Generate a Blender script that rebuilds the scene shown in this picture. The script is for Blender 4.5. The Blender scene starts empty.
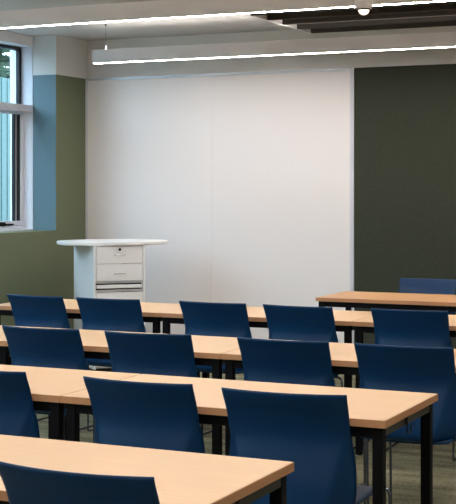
import bpy, bmesh, math, random
from mathutils import Vector, Matrix
random.seed(7)
S = bpy.context.scene
C = S.collection
PI = math.pi

# ------------------------------------------------------------------ materials
def lin(c):
    return tuple(((v/255)/12.92 if v/255 <= .04045 else ((v/255+.055)/1.055)**2.4) for v in c) + (1,)

def mat(name, col, rough=.5, metal=0, spec=.5, coat=0, noise=None, bump=None, sheen=0):
    """noise=(scale_xyz, amount, detail)  bump=(scale, strength)"""
    m = bpy.data.materials.new(name); m.use_nodes = True
    nt = m.node_tree; b = nt.nodes['Principled BSDF']
    b.inputs['Base Color'].default_value = col
    b.inputs['Roughness'].default_value = rough
    b.inputs['Metallic'].default_value = metal
    b.inputs['Specular IOR Level'].default_value = spec
    b.inputs['Coat Weight'].default_value = coat
    b.inputs['Coat Roughness'].default_value = .25
    b.inputs['Sheen Weight'].default_value = sheen
    tc = nt.nodes.new('ShaderNodeTexCoord')
    if noise:
        mp = nt.nodes.new('ShaderNodeMapping'); mp.inputs['Scale'].default_value = noise[0]
        nt.links.new(tc.outputs['Object'], mp.inputs['Vector'])
        n = nt.nodes.new('ShaderNodeTexNoise'); n.inputs['Scale'].default_value = 1
        n.inputs['Detail'].default_value = noise[2]
        nt.links.new(mp.outputs['Vector'], n.inputs['Vector'])
        r = nt.nodes.new('ShaderNodeValToRGB')
        a = noise[1]
        r.color_ramp.elements[0].position = .3; r.color_ramp.elements[1].position = .7
        r.color_ramp.elements[0].color = tuple(v*(1-a) for v in col[:3]) + (1,)
        r.color_ramp.elements[1].color = tuple(min(1, v*(1+a)) for v in col[:3]) + (1,)
        nt.links.new(n.outputs['Fac'], r.inputs['Fac'])
        nt.links.new(r.outputs['Color'], b.inputs['Base Color'])
    if bump:
        n2 = nt.nodes.new('ShaderNodeTexNoise'); n2.inputs['Scale'].default_value = bump[0]
        n2.inputs['Detail'].default_value = 3
        nt.links.new(tc.outputs['Object'], n2.inputs['Vector'])
        bp = nt.nodes.new('ShaderNodeBump'); bp.inputs['Strength'].default_value = bump[1]
        bp.inputs['Distance'].default_value = .002
        nt.links.new(n2.outputs['Fac'], bp.inputs['Height'])
        nt.links.new(bp.outputs['Normal'], b.inputs['Normal'])
    return m

def emit(name, col, strength):
    m = bpy.data.materials.new(name); m.use_nodes = True
    nt = m.node_tree; nt.nodes.clear()
    o = nt.nodes.new('ShaderNodeOutputMaterial'); e = nt.nodes.new('ShaderNodeEmission')
    e.inputs['Color'].default_value = col; e.inputs['Strength'].default_value = strength
    nt.links.new(e.outputs[0], o.inputs[0]); return m

def glass(name, tint):
    m = bpy.data.materials.new(name); m.use_nodes = True
    nt = m.node_tree; nt.nodes.clear()
    o = nt.nodes.new('ShaderNodeOutputMaterial'); t = nt.nodes.new('ShaderNodeBsdfTransparent')
    g = nt.nodes.new('ShaderNodeBsdfGlossy'); g.inputs['Roughness'].default_value = .02
    mx = nt.nodes.new('ShaderNodeMixShader'); lw = nt.nodes.new('ShaderNodeLayerWeight')
    lw.inputs['Blend'].default_value = .5; f = nt.nodes.new('ShaderNodeMath'); f.operation = 'POWER'
    nt.links.new(lw.outputs['Facing'], f.inputs[0]); f.inputs[1].default_value = 4; t.inputs['Color'].default_value = tint
    nt.links.new(f.outputs[0], mx.inputs[0]); nt.links.new(t.outputs[0], mx.inputs[1])
    nt.links.new(g.outputs[0], mx.inputs[2]); nt.links.new(mx.outputs[0], o.inputs[0]); return m

M = {}
M['navy'] = mat('navy_plastic', lin((0, 50, 90)), .42, spec=.3, bump=(900, .15))
M['chrome'] = mat('chrome_rod', (.16, .19, .27, 1), .22, metal=1)
M['black'] = mat('black_metal', lin((8, 8, 11)), .6, spec=.15)
M['rubber'] = mat('black_rubber', lin((14, 14, 15)), .7)
M['beech'] = mat('beech_laminate', lin((220, 184, 143)), .42, spec=.5, noise=((3, 130, 30), .035, 3))
M['edge'] = mat('beech_edge_band', lin((188, 138, 98)), .5, noise=((5, 5, 260), .06, 2))
M['beech2'] = mat('orange_beech_laminate', lin((222, 172, 122)), .42, spec=.5, noise=((3, 130, 30), .035, 3))  # more orange than the other tabletops
M['edge2'] = mat('orange_beech_edge', lin((186, 134, 94)), .5, noise=((5, 5, 260), .06, 2))
M['green'] = mat('green_paint', lin((104, 112, 84)), .6, bump=(300, .1))
M['reveal'] = mat('green_paint_daylit', lin((94, 122, 134)), .5, bump=(300, .1))  # blue window light on the green wall, put into the colour
M['white_paint'] = mat('white_paint', lin((222, 220, 216)), .65, bump=(300, .08))
M['ceiling'] = mat('ceiling_paint', lin((205, 202, 198)), .8)
M['board'] = mat('whiteboard_laminate', lin((238, 233, 232)), .38, spec=.4)
M['alu'] = mat('aluminium', lin((196, 200, 206)), .35, metal=.5)
M['fabric'] = mat('dark_green_fabric', lin((62, 66, 56)), .95, spec=.1, noise=((260, 260, 260), .28, 4), bump=(700, .6))
M['white_lam'] = mat('white_laminate', lin((246, 246, 247)), .35, spec=.4)
M['dark_gap'] = mat('slot_shade_dark', lin((24, 24, 26)), .8)  # shade inside the lectern slot, put into the colour
M['frame_white'] = mat('window_frame_grey', lin((212, 212, 220)), .4)
M['frame_black'] = mat('window_seal_black', lin((26, 28, 36)), .5)
M['lining'] = mat('window_lining_white', lin((225, 225, 232)), .55)
M['glass'] = glass('window_glass', (.84, .96, .98, 1))
M['baffle'] = mat('charcoal_baffle', lin((66, 61, 56)), .9, spec=.2, noise=((90, 90, 90), .15, 3))
M['housing'] = mat('light_housing_white', lin((242, 239, 240)), .5)
M['led'] = emit('led_diffuser', (1, .912, .85, 1), 75)
M['fill_up'] = emit('ceiling_fill_glow', (1, .93, .88, 1), 8.0)  # added glow that brightens the ceiling, not a known lamp part
M['globe'] = emit('warm_lens', (1, .80, .62, 1), 1.6)
M['leaf'] = mat('leaf_green', lin((70, 88, 66)), .6, noise=((4, 4, 4), .4, 3))
M['ground'] = mat('paving_grey', lin((150, 150, 145)), .9, noise=((2, 2, 2), .1, 4))
M['chromeh'] = mat('brushed_handle', lin((190, 190, 192)), .3, metal=.9)

# carpet: olive, streaked along the rows, with fine pile
def carpet():
    m = mat('carpet', lin((124, 120, 96)), .95, spec=.1, bump=(500, .8))
    nt = m.node_tree; b = nt.nodes['Principled BSDF']; tc = [n for n in nt.nodes if n.type == 'TEX_COORD'][0]
    def nz(sc, det):
        mp = nt.nodes.new('ShaderNodeMapping'); mp.inputs['Scale'].default_value = sc
        nt.links.new(tc.outputs['Object'], mp.inputs['Vector'])
        n = nt.nodes.new('ShaderNodeTexNoise'); n.inputs['Scale'].default_value = 1; n.inputs['Detail'].default_value = det
        nt.links.new(mp.outputs['Vector'], n.inputs['Vector']); return n
    a = nz((2.5, 11, 1), 4); c = nz((55, 75, 60), 4)
    mth = nt.nodes.new('ShaderNodeMath'); mth.operation = 'MULTIPLY_ADD'; mth.inputs[1].default_value = .55
    m2 = nt.nodes.new('ShaderNodeMath'); m2.operation = 'MULTIPLY'; m2.inputs[1].default_value = .45
    nt.links.new(c.outputs['Fac'], m2.inputs[0]); nt.links.new(a.outputs['Fac'], mth.inputs[0]); nt.links.new(m2.outputs[0], mth.inputs[2])
    r = nt.nodes.new('ShaderNodeValToRGB'); nt.links.new(mth.outputs[0], r.inputs['Fac'])
    r.color_ramp.elements[0].position = .36; r.color_ramp.elements[0].color = lin((78, 78, 64))
    r.color_ramp.elements[1].position = .62; r.color_ramp.elements[1].color = lin((140, 137, 112))
    nt.links.new(r.outputs['Color'], b.inputs['Base Color']); return m
M['carpet'] = carpet()

# cladding beyond the window: ribs come from the mesh, tone varies board to board
M['clad'] = mat('teal_cladding', lin((54, 76, 72)), .6, noise=((1, 3, .1), .10, 2))

# ------------------------------------------------------------------ mesh helpers
def obj(name, bm, m, parent=None, smooth=False, loc=None):
    me = bpy.data.meshes.new(name)
    bmesh.ops.recalc_face_normals(bm, faces=bm.faces)
    if smooth:
        for f in bm.faces: f.smooth = True
    bm.to_mesh(me); bm.free()
    o = bpy.data.objects.new(name, me)
    for x in (m if isinstance(m, (list, tuple)) else [m]): me.materials.append(x)
    C.objects.link(o)
    if parent: o.parent = parent
    if loc: o.location = loc
    return o

def box(bm, x0, x1, y0, y1, z0, z1, bev=0, mi=0):
    t = bmesh.new()
    bmesh.ops.create_cube(t, size=1)
    for v in t.verts:
        v.co = Vector(((x0+x1)/2 + v.co.x*(x1-x0), (y0+y1)/2 + v.co.y*(y1-y0), (z0+z1)/2 + v.co.z*(z1-z0)))
    if bev: bmesh.ops.bevel(t, geom=list(t.edges), offset=bev, segments=2, affect='EDGES', profile=.6)
    for f in t.faces: f.material_index = mi
    me = bpy.data.meshes.new('t'); t.to_mesh(me); t.free(); bm.from_mesh(me); bpy.data.meshes.remove(me)
    return bm

def B(*a, **k): return box(bmesh.new(), *a, **k)

def rounded(pts, r, seg=6):
    out = [Vector(pts[0])]
    for i in range(1, len(pts)-1):
        p, a, b = Vector(pts[i]), Vector(pts[i-1]), Vector(pts[i+1])
        rr = min(r, (a-p).length*.49, (b-p).length*.49)
        u = (a-p).normalized()*rr; w = (b-p).normalized()*rr
        for k in range(seg+1):
            t = k/seg; out.append((p+u)*(1-t)**2 + p*2*t*(1-t) + (p+w)*t*t)
    out.append(Vector(pts[-1])); return out

def tube(bm, pts, rad, n=10, cap=True):
    rings = []; up = None
    for i, p in enumerate(pts):
        d = (pts[min(i+1, len(pts)-1)] - pts[max(i-1, 0)]).normalized()
        if up is None:
            up = d.orthogonal().normalized()
        up = (up - d*up.dot(d)).normalized(); s = d.cross(up)
        rings.append([bm.verts.new(p + (up*math.cos(2*PI*k/n) + s*math.sin(2*PI*k/n))*rad) for k in range(n)])
    for a, b in zip(rings, rings[1:]):
        for k in range(n): bm.faces.new((a[k], a[(k+1) % n], b[(k+1) % n], b[k]))
    if cap: bm.faces.new(rings[0]); bm.faces.new(rings[-1])
    return bm

def lathe(bm, prof, cx=0, cy=0, n=32):
    rings = []
    for r, z in prof:
        rings.append([bm.verts.new((cx+max(r, 1e-4)*math.cos(2*PI*k/n), cy+max(r, 1e-4)*math.sin(2*PI*k/n), z)) for k in range(n)])
    for a, b in zip(rings, rings[1:]):
        for k in range(n): bm.faces.new((a[k], a[(k+1) % n], b[(k+1) % n], b[k]))
    bm.faces.new(rings[0]); bm.faces.new(rings[-1]); return bm

def sheet(nu, nv, fn, th):
    """thick curved sheet: fn(u,v) -> Vector, offset along its own normal by th"""
    bm = bmesh.new(); e = 1e-3
    A = [[None]*(nu+1) for _ in range(nv+1)]; Bk = [[None]*(nu+1) for _ in range(nv+1)]
    for j in range(nv+1):
        for i in range(nu+1):
            u, v = -1+2*i/nu, j/nv
            p = fn(u, v); du = fn(min(u+e, 1), v)-fn(max(u-e, -1), v); dv = fn(u, min(v+e, 1))-fn(u, max(v-e, 0))
            n = du.cross(dv).normalized()
            A[j][i] = bm.verts.new(p); Bk[j][i] = bm.verts.new(p+n*th)
    for j in range(nv):
        for i in range(nu):
            bm.faces.new((A[j][i], A[j][i+1], A[j+1][i+1], A[j+1][i]))
            bm.faces.new((Bk[j][i], Bk[j+1][i], Bk[j+1][i+1], Bk[j][i+1]))
    for j in range(nv):
        for i in (0, nu): bm.faces.new((A[j][i], A[j+1][i], Bk[j+1][i], Bk[j][i]))
    for i in range(nu):
        for j in (0, nv): bm.faces.new((A[j][i], A[j][i+1], Bk[j][i+1], Bk[j][i]))
    return bm

def tag(o, label=None, cat=None, group=None, kind=None):
    if label: o['label'] = label
    if cat: o['category'] = cat
    if group: o['group'] = group
    if kind: o['kind'] = kind
    return o

def thing(name, loc, rz, label, cat, group=None, kind=None):
    o = bpy.data.objects.new(name, None); C.objects.link(o)
    o.location = loc; o.rotation_euler = (0, 0, rz); o.empty_display_size = .1
    return tag(o, label, cat, group, kind)

def kids(o): return [c for c in C.objects if c.parent == o]
def copy_tree(o, parent=None):
    c = o.copy(); C.objects.link(c); c.parent = parent
    for ch in kids(o): copy_tree(ch, c)
    return c

# ------------------------------------------------------------------ room shell
XL, YB, ZC = -6.083, 10.14, 2.778
XR, YF = 3.2, -2.6
XW = -6.317                       # plane of the window
WS, WH = 1.095, 2.69              # sill and head
Y0W, Y1W = -1.2, 9.649            # window recess

def structure(name, bm, m, label, cat, smooth=False):
    o = obj(name, bm, m); return tag(o, label, cat, kind='structure')

structure('floor', B(XL-.45, XR+.2, YF-.2, YB+.22, -.12, 0), M['carpet'], 'olive grey carpet floor with darker streaks', 'floor')
structure('ceiling', B(XL-.45, XR+.2, YF-.2, YB+.22, ZC, ZC+.15), M['ceiling'], 'plain pale grey ceiling', 'ceiling')
bm = bmesh.new()
PG = 2.436                        # top of green paint
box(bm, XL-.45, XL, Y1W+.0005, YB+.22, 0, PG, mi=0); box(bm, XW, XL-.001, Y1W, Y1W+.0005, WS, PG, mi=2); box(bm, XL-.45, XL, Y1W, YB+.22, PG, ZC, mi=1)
box(bm, XL-.45, XL, Y0W, Y1W, 0, WS, mi=0)
box(bm, XL-.45, XW-.102, Y0W, Y1W, WH, ZC, mi=1)
box(bm, XL-.45, XL, YF-.2, Y0W, 0, PG, mi=0); box(bm, XL-.45, XL, YF-.2, Y0W, PG, ZC, mi=1)
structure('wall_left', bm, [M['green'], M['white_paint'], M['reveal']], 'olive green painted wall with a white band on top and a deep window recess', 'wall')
structure('wall_back', B(XL, XR+.2, YB+.03, YB+.22, 0, ZC), M['white_paint'], 'white wall band above the whiteboard and the fabric panel', 'wall')
structure('wall_right', B(XR, XR+.2, YF, YB+.022, 0, ZC), M['white_paint'], 'plain white wall on the right of the room', 'wall')
structure('wall_front', B(XL, XR+.2, YF-.2, YF, 0, ZC), M['white_paint'], 'plain white wall behind the seating rows', 'wall')
structure('baseboard_back', B(XL, XR, YB-.004, YB+.022, 0, .09, bev=.003), M['black'], 'low dark skirting under the wall panels', 'baseboard')
structure('baseboard_left', B(XL, XL+.014, YF, YB-.004, 0, .09, bev=.003), M['black'], 'low dark skirting along the green wall', 'baseboard')

# window: thing with frame, transom, sash, panes, handle
w = thing('window_1', (XW, (Y0W+Y1W)/2, WS), 0, 'long window with pale frame and dark seals set in the green wall', 'window', kind='structure')
def wpart(name, bm, m, par=w):
    o = obj(name, bm, m, par)
    base = Vector((XW, (Y0W+Y1W)/2, WS))
    for v in o.data.vertices: v.co -= base
    return o
YE = Y1W
XG = -6.43                        # plane of the glazing, set behind a white lined step
wpart('window_lining', B(XG-.12, XW-.0005, Y1W-.006, Y1W-.0005, WS, WH-.008), M['lining'])
wpart('window_sill', B(XG-.12, XW+.002, Y0W, Y1W-.006, WS-.0, WS+.012, bev=.003), M['frame_white'])
wpart('transom', B(XG-.06, XW+.004, Y0W, Y1W-.006, 2.117, 2.176, bev=.003), M['frame_white'])
YE = Y1W-.006
bm = B(XG-.08, XG+.045, Y0W, YE, WS+.013, WS+.040, bev=.003)
wpart('bottom_rail', bm, M['frame_white'])
wpart('head_rail', B(XG-.06, XG-.001, Y0W, YE, WH-.035, WH-.008, bev=.003), M['frame_black'])
n = 7; pw = (YE-Y0W)/n
for k in range(n):
    a, b = Y0W+k*pw, Y0W+(k+1)*pw
    bm = bmesh.new()
    box(bm, XG-.030, XG-.001, b-.042, b, 2.176, WH-.036); box(bm, XG-.030, XG-.001, a, a+.03, 2.176, WH-.036)
    wpart('upper_frame', bm, M['frame_black'])
    wpart('pane', B(XG-.028, XG-.022, a+.03, b-.042, 2.176, WH-.036), M['glass'])
    bm = bmesh.new(); z0 = WS+.041; z1 = 2.116
    box(bm, XG-.02, XG+.023, b-.045, b, z0, z1, bev=.003); box(bm, XG-.02, XG+.023, a, a+.04, z0, z1, bev=.003)
    box(bm, XG-.02, XG+.023, a+.04, b-.045, z0, z0+.04, bev=.003); box(bm, XG-.02, XG+.023, a+.04, b-.045, z1-.02, z1)
    wpart('sash', bm, M['frame_white'])
    bm = bmesh.new()
    box(bm, XG-.022, XG+.012, b-.060, b-.045, z0+.04, z1-.02); box(bm, XG-.03, XG-.006, b-.105, b-.090, z0+.04, z1-.02)
    wpart('seal', bm, M['frame_black'])
    wpart('inner_profile', B(XG-.030, XG-.010, b-.090, b-.060, z0+.04, z1-.02), M['alu'])
    wpart('pane', B(XG-.028, XG-.022, a+.04, b-.105, z0+.04, z1-.02), M['glass'])
    yc = b-.37
    bm = B(XG+.023, XG+.055, yc-.06, yc+.17, z0+.004, z0+.018, bev=.003)
    box(bm, XG+.023, XG+.050, yc-.05, yc+.06, z0, z0+.034, bev=.008)
    wpart('handle', bm, M['black'])
tag(obj('blind_box', B(XW-.10, XW+.002, Y0W+.02, Y1W-.004, WH-.006, ZC-.003, bev=.004), M['housing']),
    'long pale roller blind box above the window', 'blind box')
b_ = [o for o in C.objects if o.name == 'blind_box'][0]

# outside
tag(obj('paved_ground', B(-30, XL-.46, -14, 26, -.3, -.15), M['ground']), 'grey paved ground outside the window', 'ground', kind='structure')
bm = bmesh.new()
y = -6.0
while y < 22:
    box(bm, -9.05, -9.0, y, y+.085, -.15, 2.78); box(bm, -9.05, -9.008, y+.085, y+.12, -.15, 2.78)
    y += .12
tag(obj('cladding_fence', bm, M['clad']), 'pale teal vertical board fence seen through the window', 'fence')
bm = bmesh.new(); rnd = random.Random(3)
for k in range(17000):
    c = Vector((-10.1+rnd.gauss(0, .24), rnd.uniform(6, 20), rnd.uniform(2.3, 5.4)))
    c.z += .25*math.sin(c.y*1.7)
    s = rnd.uniform(.08, .15); R = Matrix.Rotation(rnd.uniform(0, 6.28), 3, 'Z') @ Matrix.Rotation(rnd.uniform(-1.2, 1.2), 3, 'X')
    vs = [bm.verts.new(c + R @ Vector(p)*s) for p in ((-1, 0, 0), (0, -.5, .15), (1, 0, 0), (0, .5, .15))]
    bm.faces.new(vs)
tag(obj('hedge', bm, M['leaf']), 'leafy green hedge rising above the teal fence outside', 'hedge', kind='stuff')

# ------------------------------------------------------------------ wall panels
wb = thing('whiteboard', (-4.82, YB, 0), 0, 'tall white writing wall of two panels behind the white lectern', 'whiteboard')
ZT = 2.436
for x0, x1 in ((XL+.02, -4.832), (-4.8305, -3.585)):
    obj('board_panel', B(x0+4.82, x1+4.82, 0, .02, .09, ZT-.02, bev=.001), M['board'], wb)
obj('side_trim', B(-3.585+4.82, -3.552+4.82, -.006, .022, .09, ZT, bev=.002), M['frame_white'], wb)
obj('side_trim', B(XL+4.82+.001, XL+.02+4.82, -.006, .022, .09, ZT, bev=.002), M['frame_white'], wb)
obj('top_trim', B(XL+.021+4.82, -3.586+4.82, -.010, .022, ZT-.02, ZT, bev=.002), M['alu'], wb)
fp = thing('fabric_panel', (-.18, YB, 0), 0, 'tall dark green fabric pinboard covering the wall beside the whiteboard', 'pinboard')
for k in range(5):
    a = -3.55+k*1.349
    obj('fabric_sheet', B(a+.18, a+.18+1.348, -.002, .021, .09, ZT, bev=.002), M['fabric'], fp)

# ------------------------------------------------------------------ lights
LZ0, LZ1 = 2.467, 2.572
def linear_light(y, label, x0=-5.446, x1=.95):
    L = x1-x0; yc = y+.03
    t = thing('linear_light', ((x0+x1)/2, yc, LZ0), 0, label, 'ceiling light', 'suspended linear lights')
    bm = B(-L/2, L/2, -.03, .03, .0, LZ1-LZ0, bev=.002)
    obj('housing', bm, M['housing'], t)
    obj('diffuser', B(-L/2+.003, L/2-.003, -.010, .010, -.0015, .003), M['led'], t)
    obj('ceiling_fill', B(-L/2+.01, L/2-.01, -.02, .02, LZ1-LZ0-.002, LZ1-LZ0+.001), M['fill_up'], t)  # unseen glowing strip added to brighten the ceiling
    for sx in (-L/2+.11, 0, L/2-.11):
        bm = bmesh.new()
        tube(bm, [Vector((sx, 0, LZ1-LZ0)), Vector((sx, 0, ZC-LZ0))], .0012, 6)
        g = obj('suspension_wire', bm, M['chrome'], t)
        bm = bmesh.new(); lathe(bm, [(.008, LZ1-LZ0), (.008, LZ1-LZ0+.035), (.003, LZ1-LZ0+.04)], sx, 0, 12)
        obj('wire_grip', bm, M['frame_white'], g)
        bm = bmesh.new(); lathe(bm, [(.007, ZC-LZ0-.012), (.007, ZC-LZ0)], sx, 0, 14)
        obj('ceiling_cup', bm, M['black'], g)
    return t
linear_light(9.18, 'suspended white linear light nearest the whiteboard wall, its left end in view')
linear_light(6.92, 'suspended white linear light crossing in front of the dark baffles')
linear_light(4.66, 'added unseen white linear light over the middle rows of tables')  # out of view, added to bring more light onto the tables
linear_light(2.40, 'added unseen white linear light over the nearest table')  # likewise added out of view to brighten the tables

linear_light(.14, 'added unseen white linear light over the space behind the camera')  # out of view too, added for more light in the room

# baffle raft
bf = thing('baffle_raft', (-1.6, 8.9, ZC), 0, 'raft of charcoal acoustic baffles with a pale end rail hung under the ceiling', 'acoustic baffles')
BX0, BX1 = -3.783, .6
for k in range(8):
    y = 9.762-.295*k
    obj('baffle', B(BX0+1.6, BX1+1.6, y-8.9, y-8.9+.03, -.088, 0, bev=.002), M['baffle'], bf)
obj('end_rail', B(BX0+1.6-.02, BX0+1.6, 7.65-8.9, 9.80-8.9, -.088, 0, bev=.001), M['housing'], bf)
obj('end_rail', B(BX1+1.6, BX1+1.6+.02, 7.65-8.9, 9.80-8.9, -.088, 0, bev=.001), M['housing'], bf)

# pendant fitting
px, py = -.0, 0
dd = 6.55; tx = (363.8-228)/1315.05; s_, c_ = math.sin(.432437), math.cos(.432437)
pv = Vector((dd*(-s_+c_*tx), dd*(c_+s_*tx), ZC))
pd = thing('ceiling_pendant', pv, 0, 'white cylindrical ceiling fitting with a small round glowing lens', 'ceiling fitting')
zb = 1.44976 + (189.116-9)*dd/1315.05 - ZC
bm = bmesh.new(); lathe(bm, [(.041, 0), (.044, -.01), (.044, zb+.012), (.040, zb), (.034, zb)], n=36); obj('housing', bm, M['housing'], pd, True)
bm = bmesh.new(); lathe(bm, [(.034, zb+.004), (.034, zb-.006), (.028, zb-.006), (.028, zb+.004)], n=36); obj('trim_ring', bm, M['rubber'], pd)
bm = bmesh.new()
lathe(bm, [(.0275*math.cos(a), zb-.004-.026*math.sin(a)) for a in [k*PI/16 for k in range(0, 9)]], n=28)
obj('lens', bm, M['globe'], pd, True)

# ------------------------------------------------------------------ tables
TW, TH = .60, .73
def make_table(L, top, edge, label, cat, group, hook=True):
    t = thing('classroom_table', (0, 0, 0), 0, label, cat, group)
    h = L/2-.0009; d = TW/2
    tp = obj('tabletop', B(-h+.002, h-.002, -d+.002, d-.002, TH-.025, TH, bev=.0015), top, t)
    bm = bmesh.new()
    z0, z1 = TH-.0245, TH-.0012
    box(bm, -h, h, -d, -d+.003, z0, z1); box(bm, -h, h, d-.003, d, z0, z1)
    box(bm, -h, -h+.003, -d+.003, d-.003, z0, z1); box(bm, h-.003, h, -d+.003, d-.003, z0, z1)
    e = obj('edge_band', bm, edge, t); e['label'] = 'reddish brown edge band'
    lg = .035; ix, iy = .014, .018
    for sx in (-1, 1):
        for sy in (-1, 1):
            x0 = sx*(h-ix); x1 = sx*(h-ix-lg); y0 = sy*(d-iy); y1 = sy*(d-iy-lg)
            l = obj('leg', B(min(x0, x1), max(x0, x1), min(y0, y1), max(y0, y1), .006, TH-.0252, bev=.002), M['black'], t)
            bm = bmesh.new(); lathe(bm, [(.014, 0), (.016, .003), (.016, .008)], (x0+x1)/2, (y0+y1)/2, 14)
            obj('foot', bm, M['rubber'], l)
    rz0, rz1 = TH-.0255-.036, TH-.0255
    for sy in (-1, 1):
        y0, y1 = sy*(d-iy-.006), sy*(d-iy-.030)
        obj('side_rail', B(-h+ix+lg, h-ix-lg, min(y0, y1), max(y0, y1), rz0, rz1, bev=.001), M['black'], t)
    for sx in (-1, 1):
        x0, x1 = sx*(h-ix-.002), sx*(h-ix-.026)
        obj('end_rail', B(min(x0, x1), max(x0, x1), -d+iy+lg, d-iy-lg, rz0+.004, rz1, bev=.001), M['rail'], t)
        if hook:
            xh = sx*(h-ix+.0005)
            pts = rounded([(xh, -.03, rz1), (xh, -.03, rz0-.022), (xh, .014, rz0-.028), (xh, .026, rz0-.006)], .013)
            bm = bmesh.new(); tube(bm, pts, .003, 8)
            box(bm, xh-.0025, xh+.0015, -.038, -.022, rz0+.002, rz1-.001)
            obj('bag_hook', bm, M['rubber'], t)
    return t
M['rail'] = mat('black_rail_sheen', lin((46, 50, 46)), .38, spec=.5)  # black metal, with reflected light put into a greyer base colour
PITCH = 1.1846
rowY = {1: 6.778, 2: 5.213, 3: 3.913, 4: 2.626}
proto = make_table(PITCH, M['beech'], M['edge'], 'x', 'table', 'beech classroom tables in four rows')
spots = [
 (4, -2.480, 'nearest beech top black legged table, at the bottom left of the photo'),
 (3, -2.452, 'right beech table of the second row from the camera, bag hook under its free end'),
 (3, -3.637, 'left beech table of the second row from the camera, cut by the left photo edge'),
 (2, -2.4435, 'right beech table of the third row, with two navy chairs at its near side'),
 (2, -3.628, 'beech table of the third row from the camera, second from the row\'s right end'),
 (2, -4.813, 'leftmost beech table of the third row, only a corner showing at the left photo edge'),
 (1, -4.758, 'leftmost beech table of the farthest row, in front of the green wall'),
 (1, -3.573, 'middle beech table of the farthest row, in front of the whiteboard'),
 (1, -2.388, 'right beech table of the farthest row, before the teacher table'),
]
for i, (r, x, lb) in enumerate(spots):
    o = proto if i == 0 else copy_tree(proto)
    o.location = (x+PITCH/2, rowY[r]+TW/2, 0); o['label'] = lb
tt = make_table(1.5, M['beech2'], M['edge2'], 'orange toned teacher table facing the class before the dark fabric panel', 'table', None, hook=False)
tt.location = (-3.136+.75, 8.18+TW/2, 0)

# ------------------------------------------------------------------ chairs  (sitter faces +Y; origin under the top corners' line)
HW = .211
def sstep(a, b, x):
    t = max(0, min(1, (x-a)/(b-a))); return t*t*(3-2*t)
ZTOP, ZBOT = .815, .452
def interp(pts, z):
    # Catmull-Rom through (z, value) pairs, z falling
    if z >= pts[0][0]: return pts[0][1]
    if z <= pts[-1][0]: return pts[-1][1]
    for i in range(len(pts)-1):
        if pts[i][0] >= z >= pts[i+1][0]:
            t = (pts[i][0]-z)/(pts[i][0]-pts[i+1][0])
            p0 = pts[max(i-1, 0)][1]; p1 = pts[i][1]; p2 = pts[i+1][1]; p3 = pts[min(i+2, len(pts)-1)][1]
            return .5*(2*p1+(p2-p0)*t+(2*p0-5*p1+4*p2-p3)*t*t+(3*p1-p0-3*p2+p3)*t**3)
YC = [(.815, -.038), (.74, -.002), (.67, .019), (.60, .010), (.53, -.004), (ZBOT, -.012)]
HWP = [(.815, .2085), (.74, .2055), (.67, .2045), (.60, .2125), (.53, .217), (.47, .213), (.42, .200)]
def back_fn(u, v):
    # v: 0 top .. 1 bottom turning forward under the seat
    if v <= .8:
        z = ZTOP - (ZTOP-ZBOT)*(v/.8); yc = interp(YC, z)
    else:
        a = (v-.8)/.2*PI/2; R = .030
        z = ZBOT - R*math.sin(a); yc = interp(YC, ZBOT) + R*(1-math.cos(a))
    hw = interp(HWP, z)
    dz = max(0, .69-z)
    uc = 1 - .40*(1-math.exp(-dz/.11))        # edge of the side wing
    ext = max(0, abs(u)-uc)
    ext = (ext*ext)/(ext+.02)
    y = yc + .037*abs(u)**2.0 + ext*HW*.75
    return Vector((u*hw, y, z))
def seat_fn(u, v):
    yb = back_fn(0, 1).y; zb = back_fn(0, 1).z
    hw = (.185 + .012*sstep(0, .25, v)) * (1 - .10*max(0, (v-.82)/.18)**2)
    y = yb + v*.485 + .002
    z = zb + .004 + .020*sstep(0, .3, v) - .028*max(0, (v-.75)/.25)**2 + .010*abs(u)**3*(1-v) - .006*(1-u*u)*math.sin(PI*v)
    if v > .93: y -= .02*abs(u)**4*(v-.93)/.07
    return Vector((u*hw, y, z))
def make_chair():
    t = thing('classroom_chair', (0, 0, 0), 0, 'x', 'chair')
    obj('backrest', sheet(48, 48, back_fn, .0042), M['navy'], t, True)
    obj('seat', sheet(24, 30, seat_fn, -.012), M['navy'], t, True)
    R = .0058; X = .205; yr, yf = .140, .525; zt = .418
    for sx in (-1, 1):
        bm = bmesh.new(); tube(bm, rounded([(sx*.13, yr+.01, zt), (sx*X, yr, zt), (sx*X, yr, .055)], .03), R, 10)
        obj('leg', bm, M['chrome'], t)
        bm = bmesh.new(); tube(bm, rounded([(sx*.13, yf-.02, zt), (sx*X, yf, zt), (sx*X, yf+.01, .055)], .03), R, 10)
        obj('leg', bm, M['chrome'], t)
        bm = bmesh.new(); tube(bm, rounded([(sx*X, yr, .055), (sx*X, yr-.005, R), (sx*X, yf+.02, R), (sx*X, yf+.01, .055)], .045), R, 10)
        obj('runner', bm, M['chrome'], t)
    bm = bmesh.new(); tube(bm, [Vector((-.13, yr+.01, zt)), Vector((.13, yr+.01, zt))], R, 10); obj('seat_support', bm, M['chrome'], t)
    bm = bmesh.new(); tube(bm, [Vector((-.13, yf-.02, zt)), Vector((.13, yf-.02, zt))], R, 10); obj('seat_support', bm, M['chrome'], t)
    bm = bmesh.new()
    for sx in (-1, 1):
        box(bm, sx*.12-.012, sx*.12+.012, yr, yf-.01, zt+.002, zt+.012, bev=.003)
    obj('seat_bracket', bm, M['rubber'], t)
    return t
ch = make_chair()
K = 1.00794
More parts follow.
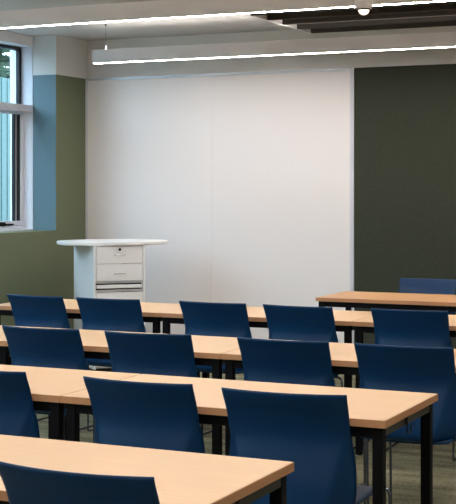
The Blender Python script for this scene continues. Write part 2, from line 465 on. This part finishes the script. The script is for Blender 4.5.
# left corner, right corner of each backrest top, on the floor plan
CH = [
 ('D', (-1.762, 2.540), (-1.352, 2.540), 'nearest navy chair, cut by the bottom edge of the photo'),
 ('C', (-1.765, 3.778), (-1.355, 3.799), 'navy chair at the free right end of the second row, the biggest whole backrest'),
 ('C', (-2.298, 3.811), (-1.880, 3.804), 'middle navy chair of the second row, left of the biggest whole backrest'),
 ('C', (-2.942, 3.819), (-2.532, 3.819), 'navy chair in the second row, cut by the left photo edge'),
 ('B', (-1.785, 5.104), (-1.377, 5.116), 'rightmost navy chair of the third row, its wings and legs seen past the table end'),
 ('B', (-2.307, 5.095), (-1.899, 5.101), 'navy chair of the third row, second from the right'),
 ('B', (-2.934, 5.066), (-2.538, 5.102), 'navy chair of the third row, third from the right, turned slightly'),
 ('B', (-3.492, 5.076), (-3.079, 5.076), 'leftmost navy chair of the third row, at the left photo edge'),
 ('A', (-2.222, 6.627), (-1.820, 6.643), 'rightmost navy chair of the farthest row, just this side of the teacher table'),
 ('A', (-2.847, 6.617), (-2.429, 6.595), 'navy chair of the farthest row, second from the right'),
 ('A', (-3.359, 6.617), (-2.944, 6.615), 'navy chair of the farthest row, third from the right, before the whiteboard'),
 ('A', (-4.007, 6.583), (-3.606, 6.598), 'navy chair of the farthest row, right before the white lectern'),
 ('A', (-4.515, 6.615), (-4.107, 6.583), 'leftmost navy chair of the farthest row, turned a little, before the green wall'),
]
for i, (r, a, b, lb) in enumerate(CH):
    o = ch if i == 0 else copy_tree(ch)
    o.location = ((a[0]+b[0])/2*K, (a[1]+b[1])/2*K, 0)
    o.rotation_euler.z = math.atan2(b[1]-a[1], b[0]-a[0])
    o['label'] = lb; o['group'] = 'navy chairs tucked under the beech tables'
o = copy_tree(ch); o.location = (-2.605, 9.02, 0); o.rotation_euler.z = PI
o['label'] = 'blue chair behind the teacher table, turned to face the class'
if 'group' in o: del o['group']

# ------------------------------------------------------------------ lectern
LW, LD, LH = .425, .62, 1.003
le = thing('lectern', (-5.362, 9.305, 0), math.radians(46), 'white lectern cabinet with drawers and an oval top, in the corner by the whiteboard', 'lectern')
a, d = LW/2, LD/2
for sx in (-1, 1):
    obj('side_panel', B(min(sx*a, sx*(a-.018)), max(sx*a, sx*(a-.018)), -d, d, .03, LH, bev=.001), M['white_lam'], le)
obj('back_panel', B(-a+.018, a-.018, d-.016, d-.002, .03, LH, bev=.001), M['white_lam'], le)
obj('plinth', B(-a+.01, a-.01, -d+.03, d-.02, 0, .03), M['rubber'], le)
bm = bmesh.new()
for z in (.035, .640, .704): box(bm, -a+.018, a-.018, -d+.03, d-.016, z, z+.012)
obj('shelf', bm, M['white_lam'], le)
obj('slot_shade', B(-a+.0185, a-.0185, -d+.05, -d+.056, .652, .704), M['dark_gap'], le)  # dark sheet standing in for the shade around the pull-out shelf
def front(name, z0, z1, par=le): return obj(name, B(-a+.022, a-.022, -d-.001, -d+.017, z0, z1, bev=.002), M['white_lam'], par)
def bar(par, z, w=.085):
    bm = bmesh.new(); tube(bm, rounded([(-w/2, -d, z), (-w/2, -d-.024, z), (w/2, -d-.024, z), (w/2, -d, z)], .012), .0035, 8)
    obj('handle', bm, M['chromeh'], par, True)
d1 = front('drawer', .862, .999); bar(d1, .932)
bm = bmesh.new(); lathe(bm, [(.011, 0), (.011, .006), (.008, .008)], n=20)
lk = obj('lock', bm, M['rubber'], d1); lk.rotation_euler = (PI/2, 0, 0); lk.location = (0, -d-.0005, .972)
d2 = front('drawer', .722, .858); bar(d2, .782)
obj('pull_out_shelf', B(-a+.026, a-.026, -d-.001, d-.06, .665, .692, bev=.006), M['white_lam'], le)
dr = front('door', .05, .634); 
bm = bmesh.new(); tube(bm, rounded([(.14, -d, .35), (.14, -d-.024, .35), (.14, -d-.024, .45), (.14, -d, .45)], .012), .0035, 8); obj('handle', bm, M['chromeh'], dr, True)
bm = bmesh.new(); n = 64; rings = []
def sup(k, sc): 
    t = 2*PI*k/n; ct, st = math.cos(t), math.sin(t)
    return (math.copysign(abs(ct)**.9, ct)*.452*sc+.032, math.copysign(abs(st)**.8, st)*.335*sc)
for sc, z in ((.985, LH), (1, LH+.004), (1, LH+.024), (.992, LH+.028)):
    rings.append([bm.verts.new((*sup(k, sc), z)) for k in range(n)])
for p, q in zip(rings, rings[1:]):
    for k in range(n): bm.faces.new((p[k], p[(k+1) % n], q[(k+1) % n], q[k]))
bm.faces.new(rings[0]); bm.faces.new(rings[-1])
obj('worktop', bm, M['white_lam'], le)

# ------------------------------------------------------------------ daylight
wd = bpy.data.worlds.new('World'); S.world = wd; wd.use_nodes = True
nt = wd.node_tree; bg = nt.nodes['Background']
bg.inputs['Color'].default_value = (.70, .82, 1.0, 1); bg.inputs['Strength'].default_value = 6.0

# ------------------------------------------------------------------ camera
cd = bpy.data.cameras.new('camera'); cam = bpy.data.objects.new('camera', cd); C.objects.link(cam)
cam.location = (0, 0, 1.44976); cam.rotation_euler = (PI/2, 0, .432437)
cd.sensor_fit = 'HORIZONTAL'; cd.sensor_width = 36
cd.lens = 1315.05/456*36
cd.shift_y = -(252-189.116)/456
cd.clip_start = .05
S.camera = cam

S.view_settings.view_transform = 'Standard'; S.view_settings.look = 'None'
S.view_settings.gamma = 1; S.view_settings.use_curve_mapping = False
S.view_settings.exposure = .76
